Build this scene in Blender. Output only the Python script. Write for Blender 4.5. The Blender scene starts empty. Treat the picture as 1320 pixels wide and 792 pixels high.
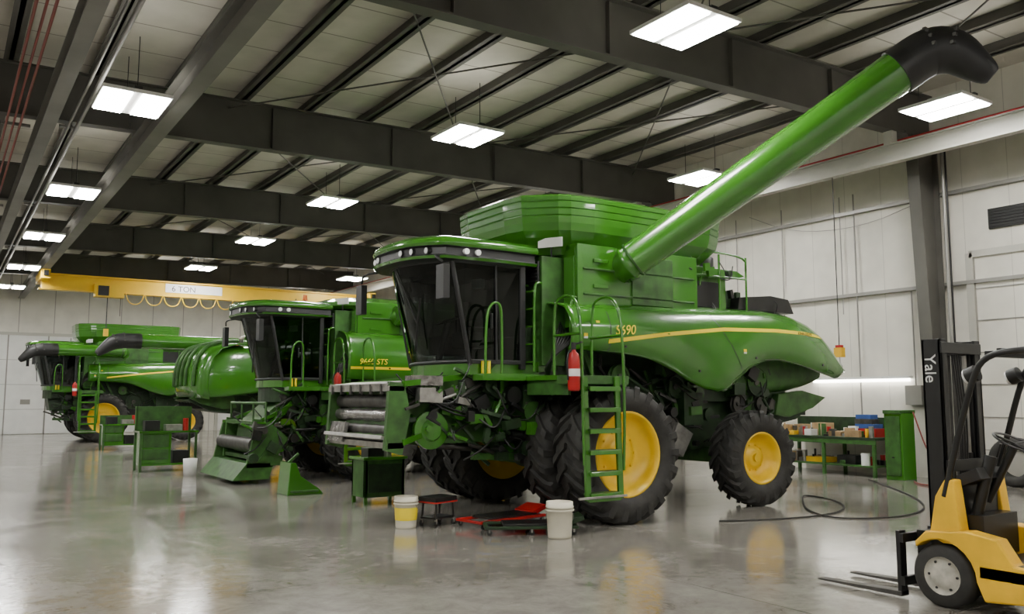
import bpy, math, random
from mathutils import Vector, Matrix, Euler
random.seed(7)
D=bpy.data; C=bpy.context
# ------------------------------------------------------------------ materials
_m={}
def mat(name,col,rough=.5,metal=0.,var=.12,scale=3.,bump=0.,emit=0.,coat=0.,spec=.5,vs=None):
    if name in _m: return _m[name]
    m=D.materials.new(name); m.use_nodes=True; nt=m.node_tree; b=nt.nodes['Principled BSDF']
    b.inputs['Roughness'].default_value=rough; b.inputs['Metallic'].default_value=metal
    b.inputs['Specular IOR Level'].default_value=spec
    if coat: b.inputs['Coat Weight'].default_value=coat; b.inputs['Coat Roughness'].default_value=.04
    tc=nt.nodes.new('ShaderNodeTexCoord'); n=nt.nodes.new('ShaderNodeTexNoise'); n.inputs['Scale'].default_value=scale; n.inputs['Detail'].default_value=5
    nt.links.new(tc.outputs['Object'],n.inputs['Vector'])
    r=nt.nodes.new('ShaderNodeValToRGB'); r.color_ramp.elements[0].position=.3; r.color_ramp.elements[1].position=.7
    lo=[max(0,c*(1-var)) for c in col]; hi=[min(1,c*(1+var)) for c in col]
    r.color_ramp.elements[0].color=(*lo,1); r.color_ramp.elements[1].color=(*hi,1)
    nt.links.new(n.outputs['Fac'],r.inputs['Fac']); nt.links.new(r.outputs['Color'],b.inputs['Base Color'])
    if bump:
        bp=nt.nodes.new('ShaderNodeBump'); bp.inputs['Strength'].default_value=bump; bp.inputs['Distance'].default_value=.02
        nt.links.new(n.outputs['Fac'],bp.inputs['Height']); nt.links.new(bp.outputs['Normal'],b.inputs['Normal'])
    if emit:
        b.inputs['Emission Color'].default_value=(*col,1); b.inputs['Emission Strength'].default_value=emit
    _m[name]=m; return m
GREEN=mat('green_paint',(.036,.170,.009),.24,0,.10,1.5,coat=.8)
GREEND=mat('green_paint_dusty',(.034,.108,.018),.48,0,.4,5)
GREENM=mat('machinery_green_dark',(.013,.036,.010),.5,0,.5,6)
YEL=mat('yellow_rim_paint',(.82,.53,.01),.35,0,.08,2)
YELB=mat('yellow_industrial_paint',(.80,.47,.015),.4,0,.15,3)
YCR=mat('crane_yellow_paint',(.80,.50,.01),.4,0,.06,2)
YSTR=mat('yellow_stripe',(.9,.70,.02),.35,0,.02,2)
RUB=mat('tire_rubber',(.024,.023,.021),.7,0,.4,8,bump=.2)
BLK=mat('black_paint',(.010,.010,.010),.4,0,.3,5)
BLKP=mat('black_plastic',(.016,.016,.017),.5,0,.2,5)
STEEL=mat('worn_steel',(.38,.37,.35),.38,.8,.3,6)
STEELD=mat('dark_steel',(.085,.082,.076),.45,.6,.4,6)
WRAP=mat('silver_wrap',(.26,.25,.24),.22,.7,.7,9,bump=.8)
WHITE=mat('white_paint',(.75,.75,.73),.5,0,.05,2)
PLAST=mat('cream_bucket_plastic',(.70,.66,.53),.45,0,.06,5)
HUB=mat('dirty_cream_hub',(.42,.40,.34),.6,0,.3,9)
RED=mat('red_paint',(.40,.012,.012),.35,0,.1,3)
REDP=mat('red_pipe',(.24,.045,.035),.5,0,.1,3)
ORANGE=mat('orange_beacon',(.9,.2,.02),.3,0,.05,3)
BLUE=mat('blue_plastic',(.03,.08,.28),.4,0,.1,3)
BEAM=mat('grey_beam_steel',(.165,.160,.142),.5,0,.15,1.2)
BEAMD=mat('dark_rafter_steel',(.086,.082,.072),.55,0,.18,1.2)
BEAML=mat('light_beam_paint',(.46,.45,.40),.5,0,.08,1.2)
PIPEG=mat('grey_pipe',(.28,.27,.25),.4,.3,.1,2)
LAMP=mat('headlamp_lens',(.85,.85,.85),.1,0,.02,2)
CARD=mat('cardboard',(.33,.22,.11),.8,0,.15,5)
SEAT=mat('seat_fabric',(.04,.04,.037),.8,0,.2,9)
EM=mat('lamp_emission',(1,.985,.93),.5,0,.0,1,emit=86.)
EMU=mat('lamp_uplight_emission',(1,.97,.9),.5,0,.0,1,emit=16.)
EMT=mat('tube_emission',(1,.98,.9),.5,0,.0,1,emit=14.)
def glass(name,tint,mixf):
    m=D.materials.new(name); m.use_nodes=True; nt=m.node_tree; nt.nodes.clear()
    o=nt.nodes.new('ShaderNodeOutputMaterial'); mx=nt.nodes.new('ShaderNodeMixShader')
    t=nt.nodes.new('ShaderNodeBsdfTransparent'); t.inputs[0].default_value=(*tint,1)
    g=nt.nodes.new('ShaderNodeBsdfGlossy'); g.inputs['Roughness'].default_value=.02; g.inputs['Color'].default_value=(.7,.75,.75,1)
    f=nt.nodes.new('ShaderNodeFresnel'); f.inputs[0].default_value=1.42
    ma=nt.nodes.new('ShaderNodeMath'); ma.operation='ADD'; ma.inputs[1].default_value=mixf
    nt.links.new(f.outputs[0],ma.inputs[0]); nt.links.new(ma.outputs[0],mx.inputs[0])
    nt.links.new(t.outputs[0],mx.inputs[1]); nt.links.new(g.outputs[0],mx.inputs[2]); nt.links.new(mx.outputs[0],o.inputs[0])
    return m
GLASS=glass('cab_glass',(.13,.145,.14),.005)
# ------------------------------------------------------------------ mesh builder
class B:
    def __init__(s): s.v=[];s.f=[];s.m=[];s.s=[];s.mats=[]
    def mi(s,m):
        if m not in s.mats: s.mats.append(m)
        return s.mats.index(m)
    def add(s,vs,fs,m,smooth=False):
        o=len(s.v); i=s.mi(m); s.v+= [tuple(v) for v in vs]
        for f in fs: s.f.append([o+k for k in f]); s.m.append(i); s.s.append(smooth)
    def hexa(s,p,m):
        s.add(p,[(0,3,2,1),(4,5,6,7),(0,1,5,4),(1,2,6,5),(2,3,7,6),(3,0,4,7)],m)
    def box(s,c,d,m,rot=None):
        c=Vector(c); R=Euler(rot).to_matrix() if rot else Matrix.Identity(3)
        x,y,z=[k/2 for k in d]
        s.hexa([c+R@Vector(q) for q in [(-x,-y,-z),(x,-y,-z),(x,y,-z),(-x,y,-z),(-x,-y,z),(x,-y,z),(x,y,z),(-x,y,z)]],m)
    def mm(s,a,b,m):
        s.box([(a[i]+b[i])/2 for i in range(3)],[abs(b[i]-a[i]) for i in range(3)],m)
    def bar(s,p0,p1,w,h,m):
        p0=Vector(p0);p1=Vector(p1);d=(p1-p0).normalized()
        up=Vector((0,0,1)) if abs(d.z)<.95 else Vector((1,0,0))
        a=d.cross(up).normalized()*w/2; b=a.cross(d).normalized()*h/2
        s.hexa([p0-a-b,p0+a-b,p1+a-b,p1-a-b,p0-a+b,p0+a+b,p1+a+b,p1-a+b],m)
    def sweep(s,pts,rad,m,seg=10,caps=True,sq=1.):
        P=[Vector(p) for p in pts]; n=len(P)
        if not isinstance(rad,(list,tuple)): rad=[rad]*n
        T=[(P[min(i+1,n-1)]-P[max(i-1,0)]).normalized() for i in range(n)]
        u=Vector((0,0,1)) if abs(T[0].z)<.9 else Vector((1,0,0))
        a=T[0].cross(u).normalized(); vs=[]
        for i in range(n):
            a=(a-T[i]*a.dot(T[i])).normalized(); b=T[i].cross(a)
            for k in range(seg):
                t=2*math.pi*k/seg; vs.append(P[i]+a*math.cos(t)*rad[i]+b*math.sin(t)*rad[i]*sq)
        fs=[(i*seg+k,i*seg+(k+1)%seg,(i+1)*seg+(k+1)%seg,(i+1)*seg+k) for i in range(n-1) for k in range(seg)]
        s.add(vs,fs,m,True)
        if caps:
            s.add(vs[:seg],[list(range(seg))[::-1]],m); s.add(vs[-seg:],[list(range(seg))],m)
    def cyl(s,p0,p1,r,m,r1=None,seg=18,caps=True): s.sweep([p0,p1],[r,r if r1 is None else r1],m,seg,caps)
    def lathe(s,prof,o,ax,m,seg=32,closed=False):
        o=Vector(o); ax=Vector(ax).normalized(); u=Vector((0,0,1)) if abs(ax.z)<.9 else Vector((1,0,0))
        a=ax.cross(u).normalized(); b=ax.cross(a); vs=[]
        for (r,h) in prof:
            for k in range(seg):
                t=2*math.pi*k/seg; vs.append(o+ax*h+(a*math.cos(t)+b*math.sin(t))*r)
        n=len(prof); fs=[(i*seg+k,i*seg+(k+1)%seg,((i+1)%n)*seg+(k+1)%seg,((i+1)%n)*seg+k) for i in range(n if closed else n-1) for k in range(seg)]
        s.add(vs,fs,m,True)
    def prism(s,pts,y0,y1,m,ax='y'):
        n=len(pts)
        f={'y':lambda p,h:(p[0],h,p[1]),'x':lambda p,h:(h,p[0],p[1]),'z':lambda p,h:(p[0],p[1],h)}[ax]
        vs=[f(p,y0) for p in pts]+[f(p,y1) for p in pts]
        s.add(vs,[list(range(n))[::-1],[n+i for i in range(n)]]+[(i,(i+1)%n,n+(i+1)%n,n+i) for i in range(n)],m)
    def rings(s,R,m,smooth=True,cap0=False,cap1=False):
        n=len(R[0]); vs=[p for r in R for p in r]
        s.add(vs,[(i*n+k,i*n+(k+1)%n,(i+1)*n+(k+1)%n,(i+1)*n+k) for i in range(len(R)-1) for k in range(n)],m,smooth)
        if cap0: s.add(R[0],[list(range(n))[::-1]],m)
        if cap1: s.add(R[-1],[list(range(n))],m)
    def clutter(s,a,c,n,seed,mats=None,sc=1.):
        """dense machinery: brackets, shafts, hoses, pulleys inside the region a..c"""
        R=random.Random(seed); mats=mats or [GREENM,GREENM,GREEND,BLK,BLK,STEELD,GREEN]
        rp=lambda: Vector([R.uniform(a[i],c[i]) for i in range(3)])
        for k in range(n):
            p=rp(); m=R.choice(mats); t=R.random()
            if t<.3: s.box(p,[R.uniform(.05,.28)*sc,R.uniform(.04,.12)*sc,R.uniform(.05,.25)*sc],m,(0,R.uniform(-.6,.6),0))
            elif t<.5: s.bar(p,p+Vector((R.uniform(-.5,.5),R.uniform(-.1,.1),R.uniform(-.5,.5)))*sc,.04*sc,.05*sc,m)
            elif t<.68: r=R.uniform(.04,.14)*sc; s.cyl(p,p+Vector((0,R.uniform(.05,.2),0)),r,m,seg=14)
            elif t<.82: s.cyl(p,p+Vector((R.uniform(-.5,.5),0,R.uniform(-.25,.25)))*sc,.03*sc,m,seg=8)
            else:
                q=p+Vector((R.uniform(-.6,.6),R.uniform(-.1,.1),R.uniform(-.5,.5)))*sc; md=(p+q)/2+Vector((0,-.1,R.uniform(-.25,.1)))
                s.sweep(smooth([p,md,q]),.014*sc,BLK,6)
    def mesh(s,name):
        me=D.meshes.new(name); me.from_pydata(s.v,[],s.f)
        for m in s.mats: me.materials.append(m)
        me.polygons.foreach_set('material_index',s.m); me.polygons.foreach_set('use_smooth',s.s)
        import bmesh
        bm=bmesh.new(); bm.from_mesh(me); bmesh.ops.recalc_face_normals(bm,faces=bm.faces); bm.to_mesh(me); bm.free()
        me.update(); return me
    def obj(s,name,parent=None,bevel=0,solid=0):
        o=D.objects.new(name,s.mesh(name)); C.collection.objects.link(o)
        if parent: o.parent=parent
        if solid: k=o.modifiers.new('s','SOLIDIFY'); k.thickness=solid; k.offset=0
        if bevel: k=o.modifiers.new('b','BEVEL'); k.width=bevel; k.segments=2; k.limit_method='ANGLE'; k.angle_limit=math.radians(50)
        return o
def inst(me,name,loc,parent=None,rot=(0,0,0)):
    o=D.objects.new(name,me); C.collection.objects.link(o); o.location=loc; o.rotation_euler=rot
    if parent: o.parent=parent
    return o
def empty(name,loc=(0,0,0),rz=0):
    e=D.objects.new(name,None); C.collection.objects.link(e); e.location=loc; e.rotation_euler=(0,0,rz); e.empty_display_size=.3; return e
def text(name,body,loc,rot,size,m,parent=None,shear=0,ext=.002):
    c=D.curves.new(name,'FONT'); c.body=body; c.size=size; c.extrude=ext; c.shear=shear; c.materials.append(m)
    o=D.objects.new(name,c); C.collection.objects.link(o); o.location=loc; o.rotation_euler=rot
    if parent: o.parent=parent
    return o
def lerp(pts,x):
    if x<=pts[0][0]: return pts[0][1]
    for (a,b),(c,d) in zip(pts,pts[1:]):
        if x<=c: return b+(d-b)*(x-a)/(c-a)
    return pts[-1][1]
def smooth(P,it=2):
    P=[Vector(p) for p in P]
    for _ in range(it):
        Q=[P[0]]
        for a,b in zip(P,P[1:]): Q+=[a*.75+b*.25,a*.25+b*.75]
        P=Q+[P[-1]]
    return P
# ------------------------------------------------------------------ tires
def tire_mesh(R,w,rr,name,nl=22):
    b=B(); h=w/2; Rc=R-.05
    prof=[(rr,-h*.72),(rr+.04,-h*.9),((rr+Rc)/2,-h*1.03),(Rc-.07,-h*.97),(Rc-.015,-h*.8),(Rc,-h*.4),(Rc,h*.4),(Rc-.015,h*.8),(Rc-.07,h*.97),((rr+Rc)/2,h*1.03),(rr+.04,h*.9),(rr,h*.72)]
    b.lathe(prof,(0,0,0),(0,1,0),RUB,48)
    for sd in (-1,1):
        for i in range(nl):
            a0=2*math.pi*(i+(.5 if sd>0 else 0))/nl
            st=[(-.06,R,0),(.35,R,.10),(.75,R-.005,.21),(.99,R-.05,.27),(1.03,R-.17,.28)]
            vs=[]
            for (u,ro,da) in st:
                y=sd*u*h; a=a0+da*1.05/R; wa=(.038 if u<.7 else .05)/R
                ri=ro-.07
                for (r_,aa) in ((ri,a-wa*1.3),(ro,a-wa),(ro,a+wa),(ri,a+wa*1.3)):
                    vs.append((math.cos(aa)*r_,y,math.sin(aa)*r_))
            fs=[(j*4+k,j*4+(k+1)%4,(j+1)*4+(k+1)%4,(j+1)*4+k) for j in range(len(st)-1) for k in range(4)]
            fs+=[(0,1,2,3),(16,17,18,19)]
            b.add(vs,fs,RUB)
    f=rr
    b.lathe([(f+.03,-h*.76),(f+.01,-h*.84),(f-.02,-h*.80),(f-.04,-h*.45),(f-.09,-h*.25),(f*.62,-h*.02),(f*.45,h*.0),(f*.40,-h*.25),(f*.22,-h*.27),(.001,-h*.27)],(0,0,0),(0,1,0),YEL,40)
    b.lathe([(f+.025,h*.74),(f-.03,h*.7),(f-.07,h*.2),(f*.5,h*.12),(.001,h*.12)],(0,0,0),(0,1,0),YEL,40)
    for k in range(10):
        a=2*math.pi*k/10; b.cyl((math.cos(a)*f*.52,h*.05,math.sin(a)*f*.52),(math.cos(a)*f*.52,-h*.1,math.sin(a)*f*.52),.018,YEL,seg=6)
    b.cyl((0,-h*.27,0),(0,-h*.42,0),f*.16,YEL,seg=16)
    return b.mesh(name)
TF=tire_mesh(1.0,.62,.60,'front_tire'); TR=tire_mesh(.80,.56,.42,'rear_tire',20)
# ------------------------------------------------------------------ combine
TOP=[(-.46,3.26),(.52,3.31),(2.78,3.39),(4.2,3.40),(4.8,3.36),(5.3,3.24),(5.75,3.05),(6.1,2.82),(6.35,2.58),(6.52,2.38)]
BOT=[(-.46,2.53),(.5,2.50),(1.0,2.45),(1.35,2.37),(1.7,2.24),(2.05,2.08),(2.4,1.96),(2.75,1.91),(2.95,1.95),(3.2,2.12),(3.5,2.32),(3.9,2.46),(4.3,2.49),(4.8,2.42),(5.5,2.28),(6.1,2.19),(6.38,2.22),(6.52,2.32)]
TOPO=[(-.46,3.5),(4.6,3.55),(5.2,3.5),(5.7,3.35),(6.0,3.1),(6.15,2.8)]
BOTO=[(-.46,2.35),(1.0,2.3),(2.0,1.95),(2.6,1.85),(3.2,2.0),(4.2,2.0),(5.4,1.85),(6.0,1.85),(6.15,1.95)]
PR=[(0,1.10),(.03,1.36),(.10,1.53),(.25,1.64),(.5,1.72),(.75,1.72),(.9,1.69),(1,1.63)]
def sh_y(x,u):
    k=1-.16*max(0,(x-4.8)/1.6)**2
    return lerp(PR,u)*k
def shield(b,s,TP,BT):
    L=TP[-1][0]+.46
    xs=[-.46+L*i/64 for i in range(65)]; us=[0,.02,.05,.09,.14,.2,.3,.4,.5,.6,.7,.8,.9,.96,1]
    vs=[]
    for x in xs:
        t=lerp(TP,x); bo=lerp(BT,x)
        for u in us: vs.append((x,s*sh_y(x,u),t+(bo-t)*u))
    n=len(us)
    b.add(vs,[(i*n+j,(i+1)*n+j,(i+1)*n+j+1,i*n+j+1) for i in range(64) for j in range(n-1)],GREEN,True)
def combine(loc,rz=0,ext=True,auger=((.85,-1.6,3.9),(7.4,-1.6,4.15)),drop=0.,label='S690',rolls=True,old=False,feeder=True,hi=True,scale=1.):
    E=empty('combine_harvester',loc,rz); E.scale=(scale,)*3
    TP,BT=(TOPO,BOTO) if old else (TOP,BOT)
    def on_sh(x,z,s,o=.02):
        t=lerp(TP,x); bo=lerp(BT,x); u=max(0,min(1,(t-z)/(t-bo+1e-6))); return (x,s*(sh_y(x,u)+o),z)
    AX=.12; RX=3.42
    for s in (-1,1):
        r=0 if s<0 else math.pi
        for i,y in enumerate((2.04,1.20)):
            inst(TF,'front_wheel',(AX,s*y,1.0),E,(0,0,r))
        inst(TR,'rear_wheel',(RX,s*1.72,.8),E,(0,0,r-.06))
    # chassis
    b=B()
    b.cyl((AX,-2.0,1.0),(AX,2.0,1.0),.17,GREEND)
    b.mm((-.25,-.85,.75),(.4,.85,1.35),GREEND)
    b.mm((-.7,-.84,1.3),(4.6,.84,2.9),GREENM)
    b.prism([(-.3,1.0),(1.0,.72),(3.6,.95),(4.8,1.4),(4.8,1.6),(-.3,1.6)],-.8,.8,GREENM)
    b.mm((RX-.2,-1.45,.68),(RX+.2,1.45,.95),GREEND); b.mm((2.95,-.5,.9),(3.7,.5,1.5),GREEND)
    for s in (-1,1):
        b.mm((-.6,s*.84,1.75),(4.7,s*.98,1.95),GREENM)
        b.mm((-.05,s*.80,.72),(.3,s*.90,1.45),GREEN)
        b.cyl((RX,s*1.42,.8),(RX,s*1.60,.8),.22,GREEND)
        b.bar((RX,s*1.3,.95),(4.3,s*.95,1.8),.12,.12,GREEND)
        for (px,pz,pr,m) in ((1.45,1.65,.34,GREENM),(2.25,2.0,.2,GREENM),(1.0,2.15,.2,GREEND),(2.15,1.35,.15,STEELD),(4.3,2.1,.26,GREENM),(3.8,1.7,.16,STEELD)):
            b.lathe([(pr,-.05),(pr,-.03),(pr*.85,-.02),(pr*.85,.02),(pr,.03),(pr,.05)],(px,s*1.09,pz),(0,1,0),m,24)
            b.cyl((px,s*.86,pz),(px,s*1.12,pz),pr*.25,STEELD,seg=10); b.lathe([(pr*.85,0),(.01,.0)],(px,s*1.09,pz),(0,1,0),m,20)
        b.bar((1.45,s*1.09,1.99),(2.25,s*1.09,2.2),.06,.02,BLK); b.bar((1.45,s*1.09,1.31),(2.25,s*1.09,1.80),.06,.02,BLK)
        b.mm((1.1,s*.9,1.0),(1.9,s*1.25,1.35),BLK); b.mm((2.35,s*.9,1.35),(2.8,s*1.2,1.9),GREENM)
        b.bar((.3,s*1.0,2.6),(.9,s*1.0,1.3),.08,.08,GREEND)
        b.bar((1.9,s*1.02,2.5),(2.6,s*1.02,1.1),.07,.07,GREEND)
        ya,yb=(-1.25,-.88) if s<0 else (.88,1.1)
        b.clutter((.9,ya,1.0),(3.0,yb,2.35),60 if hi else 20,11+s)
        b.clutter((3.6,ya*.95,1.5),(4.9,yb,2.4),32 if hi else 10,31+s)
        b.clutter((-.6,ya*.9,1.4),(.9,yb,2.4),34 if hi else 10,51+s)
    b.prism([(2.0,1.0),(2.3,.82),(2.55,1.2),(2.2,1.4)],-1.2,-1.12,STEEL)
    b.obj('chassis',E,.006)
    # side shields
    for nm,s in (('side_shield_left',-1),('side_shield_right',1)):
        b=B(); shield(b,s,TP,BT); b.obj(nm,E,solid=.03)
        b=B()
        SP=[(.25,2.665),(1.5,2.83),(2.86,2.97),(4.1,3.0),(5.0,2.985),(5.85,2.92)]
        if old: SP=[(-.4,2.60),(4.5,2.60)]
        xb=.25 if not old else -.4; xe=5.6 if not old else 4.6
        N=60; vs=[]
        for i in range(N+1):
            x=xb+xe*i/N; z=lerp(SP,x); w=.032*min(1,(N-i)/8+.2)
            vs+=[on_sh(x,z-w,s),on_sh(x,z+w,s)]
        b.add(vs,[(2*i,2*i+2,2*i+3,2*i+1) for i in range(N)],YSTR,True)
        vs=[]
        for i in range(21):
            z=3.36-1.1*i/20; x=lerp([(-3.38,2.5),(-3.0,2.78),(-2.5,3.1),(-2.2,3.3)],-z)
            if z<lerp(BT,x)+.02: break
            vs+=[on_sh(x-.008,z,s,.019),on_sh(x+.008,z,s,.019)]
        b.add(vs,[(2*i,2*i+2,2*i+3,2*i+1) for i in range(len(vs)//2-1)],BLK)
        if not old:
            vs=[]
            for i in range(15):
                z=3.28-.76*i/14; vs+=[on_sh(.28,z,s,.019),on_sh(.295,z,s,.019)]
            b.add(vs,[(2*i,2*i+2,2*i+3,2*i+1) for i in range(14)],BLK)
            for x,z in ((.05,2.95),(-.2,2.75),(3.3,2.62)):
                p=on_sh(x,z,s,.016); b.box(p,(.07,.008,.05),YSTR); b.box((p[0],p[1],p[2]-.04),(.07,.009,.03),WHITE)
        for x,z in ((.6,2.6),(2.2,2.25),(3.6,2.5),(5.5,2.42)):
            p=on_sh(x,z,s,.0); b.cyl(p,(p[0],p[1]+s*.03,p[2]),.022,BLK,seg=8)
        b.obj('stripe_decal',E)
    if label:
        if old: text('model_decal',label,(-.2,-1.765,2.69),(math.pi/2,0,0),.19,YSTR,E,.2)
        else:
            text('model_decal',label,(.36,-1.762,2.77),(math.pi/2,-.06,0),.21,YSTR,E,.2)
            text('lettering_decal','JOHN DEERE',(4.75,-1.72,2.955),(math.pi/2,0,math.radians(3)),.075,GREENM,E,0)
    # rear hood + chopper
    b=B(); R=[]
    for (x,hy,z0,z1) in ((3.6,1.1,1.7,3.3),(4.6,1.15,1.8,3.42),(5.3,1.2,1.9,3.25),(5.8,1.2,2.0,3.0),(6.1,1.15,2.1,2.7),(6.25,1.05,2.15,2.45)):
        ring=[]; 
        for k in range(24):
            t=2*math.pi*k/24; c=math.cos(t); q=math.sin(t)
            ring.append((x,hy*math.copysign(abs(c)**.35,c),(z0+z1)/2+(z1-z0)/2*math.copysign(abs(q)**.45,q)))
        R.append(ring)
    b.rings(R,GREEND,True,True,True)
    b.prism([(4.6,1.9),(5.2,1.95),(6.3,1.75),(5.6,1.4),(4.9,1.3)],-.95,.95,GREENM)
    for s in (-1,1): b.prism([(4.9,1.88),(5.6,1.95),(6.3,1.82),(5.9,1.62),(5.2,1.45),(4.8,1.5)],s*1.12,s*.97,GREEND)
    for i in range(5): b.box((5.95-.01*i,-.7+.35*i,1.58),(.5,.02,.22),BLK)
    b.obj('straw_chopper',E,.01)
    if old:
        b=B(); R=[]
        for (x,hz,hw) in ((4.9,3.62,1.72),(5.5,3.6,1.74),(5.95,3.45,1.75),(6.2,3.15,1.76),(6.32,2.7,1.74),(6.34,2.2,1.72),(6.25,1.85,1.66)):
            R.append([(x-.45*abs(k/6-1)**4,hw*(k/6-1),hz-.08*abs(k/6-1)**4) for k in range(13)])
        n=13; b.add([p for r in R for p in r],[(i*n+k,i*n+k+1,(i+1)*n+k+1,(i+1)*n+k) for i in range(6) for k in range(12)],GREEN,True)
        for y in (-1.3,-.8,-.27,.27,.8,1.3):
            q=.45*abs(y/1.75)**4
            b.sweep(smooth([(5.0-q,y,3.66),(5.5-q,y,3.64),(5.98-q,y,3.48),(6.24-q,y,3.17),(6.37-q,y,2.7),(6.38-q,y,2.2)]),.045,GREEND,6)
        b.obj('rear_hood',E,solid=.03)
    # grain tank
    b=B()
    b.mm((-.1,-1.42,2.9),(2.5,1.42,4.2),GREEN)
    b.mm((-.55,-1.1,2.3),(-.1,1.1,4.0),GREEND)
    b.mm((1.0,-1.45,3.3),(1.9,-1.42,4.1),GREEND)
    def outl(o,z):
        base=[(-.62,.45),(-.55,.78),(-.18,1.10),(-.02,1.17),(.35,1.22),(2.6,1.22),(2.9,1.12),(3.0,.9)]
        P=base+[(x,-y) for x,y in base[::-1]]
        return [(1.25+(x-1.25)*(1+o/1.65),y*(1+o/1.2),z) for x,y in P]
    if ext:
        seq=[(-.04,4.06),(.0,4.16),(.12,4.30),(.20,4.40),(.225,4.52),(.235,4.62),(.222,4.63),(.238,4.645),(.243,4.73),(.23,4.74),(.246,4.755),(.25,4.84),(.238,4.85),(.253,4.865),(.258,4.93),(.235,4.955),(.2,4.95),(.18,4.9),(.10,4.3)]
        b.rings([outl(o,z) for o,z in seq],GREEN,False)
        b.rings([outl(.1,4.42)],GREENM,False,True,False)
    else:
        b.rings([outl(o,z) for o,z in ((.0,4.05),(.1,4.12),(.1,4.22),(-.1,4.32),(-.5,4.4))],GREEN,False,False,True)
    b.mm((-.60,-1.06,3.55),(-.56,-.76,3.92),BLK); 
    for i in range(5): b.mm((-.62,-1.04,3.60+i*.06),(-.6,-.78,3.62+i*.06),BLKP)
    b.mm((-.6,-.55,3.0),(-.56,.55,3.8),GREENM)
    b.mm((-.16,-1.40,3.2),(-.12,-1.14,4.0),GREEN)
    for z in (3.4,3.8): b.mm((.0,-1.45,z),(2.4,-1.42,z+.03),GREEND)
    b.mm((-.13,-1.46,3.0),(-.02,-1.38,4.15),GREEN)
    for z in (3.15,3.55,3.95): b.box((.35,-1.44,z),(.3,.02,.06),GREEN)
    b.box((-.40,-1.12,4.22),(.02,.42,.15),WHITE,(0,0,.5)); b.cyl((-.38,-1.12,4.0),(-.38,-1.12,4.18),.015,BLK,seg=6)
    b.cyl((-.62,.8,3.9),(-.62,.8,4.40),.03,GREEND,seg=8); b.cyl((-.62,.8,4.40),(-.62,.8,4.55),.07,ORANGE,.05)
    b.obj('grain_tank',E,.01)
    # engine deck
    b=B()
    b.mm((2.5,-1.15,3.3),(3.5,1.2,3.95),GREEN); b.mm((2.52,-1.2,3.4),(3.3,-1.15,3.85),BLK)
    b.prism([(2.4,3.92),(3.7,3.95),(3.95,4.02),(3.75,4.1),(2.4,4.12)],-1.2,1.1,GREEN)
    b.mm((3.5,-1.0,3.25),(4.7,1.0,3.45),BLKP)
    b.prism([(3.5,3.45),(3.9,3.66),(4.45,3.68),(4.8,3.45)],-.95,.0,BLK)
    b.lathe([(.0,.0),(.22,.0),(.26,.05),(.26,.25),(.2,.3),(.0,.3)],(3.2,-.8,4.08),(0,0,1),BLKP,24)
    b.cyl((3.9,.5,3.4),(3.9,.5,4.4),.08,STEELD)
    b.lathe([(.24,-.35),(.24,.35)],(4.3,.4,3.7),(0,1,0),BLK,24)
    b.mm((4.65,-1.0,3.3),(5.0,.9,3.6),BLK); b.mm((3.6,-1.05,3.45),(3.75,-.2,3.75),GREENM)
    b.prism([(3.7,3.4),(3.75,3.62),(4.6,3.70),(5.1,3.66),(5.25,3.4)],-1.25,-.95,BLK)
    b.clutter((2.55,-1.25,3.45),(4.9,-.7,3.68),34,5,[BLK,BLKP,GREENM,STEELD],.7)
    b.clutter((1.9,-1.42,3.9),(3.4,-1.0,4.1),14,6,[BLK,GREENM,GREEN],.7)
    for x in (2.5,3.2,3.9): b.cyl((x,-1.28,3.35),(x,-1.28,4.35),.02,GREEN,seg=8)
    b.sweep(smooth([(2.5,-1.28,4.1),(2.5,-1.28,4.38),(3.9,-1.28,4.38),(3.9,-1.28,4.1)]),.02,GREEN,8)
    b.sweep([(2.5,-1.28,3.95),(3.9,-1.28,3.95)],.018,GREEN,8)
    b.obj('engine_deck',E,.01)
    # cab
    c=-.20
    def bow(xf,yw,bw,n=9): return [(xf-bw*(1-(y/yw)**2),y) for y in [-yw+2*yw*i/(n-1) for i in range(n)]]
    zb,zt=2.34,3.84
    lo=bow(-1.55+c,.93,.25); hi_=bow(-1.88+c,.95,.36)
    b=B()
    vs=[(x,y,zb) for x,y in lo]+[(x,y,zt) for x,y in hi_]; n=9
    b.add(vs,[(i,i+1,n+i+1,n+i) for i in range(n-1)],GLASS,True)
    for s in (-1,1):
        b.add([(-1.52+c,s*.94,zb),(-.66+c,s*.98,zb),(-.66+c,s*.98,zt),(-1.85+c,s*.96,zt)],[(0,1,2,3)],GLASS)
    b.obj('cab_glass',E)
    b=B()
    for s in (-1,1):
        b.sweep([(-1.54+c,s*.94,zb-.05),(-1.87+c,s*.96,zt)],.035,BLKP,8); b.bar((-.64+c,s*.97,zb-.1),(-.64+c,s*.97,zt),.09,.09,BLKP)
        b.bar((-1.1+c,s*.98,zb),(-1.12+c,s*.985,zt),.03,.03,BLKP); b.bar((-1.53+c,s*.95,zb),(-.64+c,s*.98,zb),.05,.06,BLKP)
        b.bar((-1.87+c,s*.96,zt-.02),(-.64+c,s*.98,zt-.02),.05,.07,BLKP)
        b.box((-1.2+c,s*1.0,2.95),(.03,.04,.22),BLK)
    b.sweep([(x,y,zt-.02) for x,y in hi_],.035,BLKP,8); b.sweep([(x,y,zb) for x,y in lo],.03,BLKP,8)
    b.mm((-.68+c,-.95,2.3),(-.58+c,.95,2.75),BLKP); b.mm((-.62+c,-.95,2.75),(-.58+c,.95,zt),BLK)
    b.bar((-2.22+c,.2,zt-.05),(-2.02+c,-.2,2.9),.02,.02,BLK); b.bar((-2.06+c,-.35,3.3),(-1.98+c,-.05,2.5),.03,.015,BLK)
    P=bow(-1.55+c,.95,.25); out=[(x,y) for x,y in P]+[(-.5,.95),(-.5,-.95)]
    b.prism(out,2.14,2.32,GREEN,'z'); 
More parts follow.
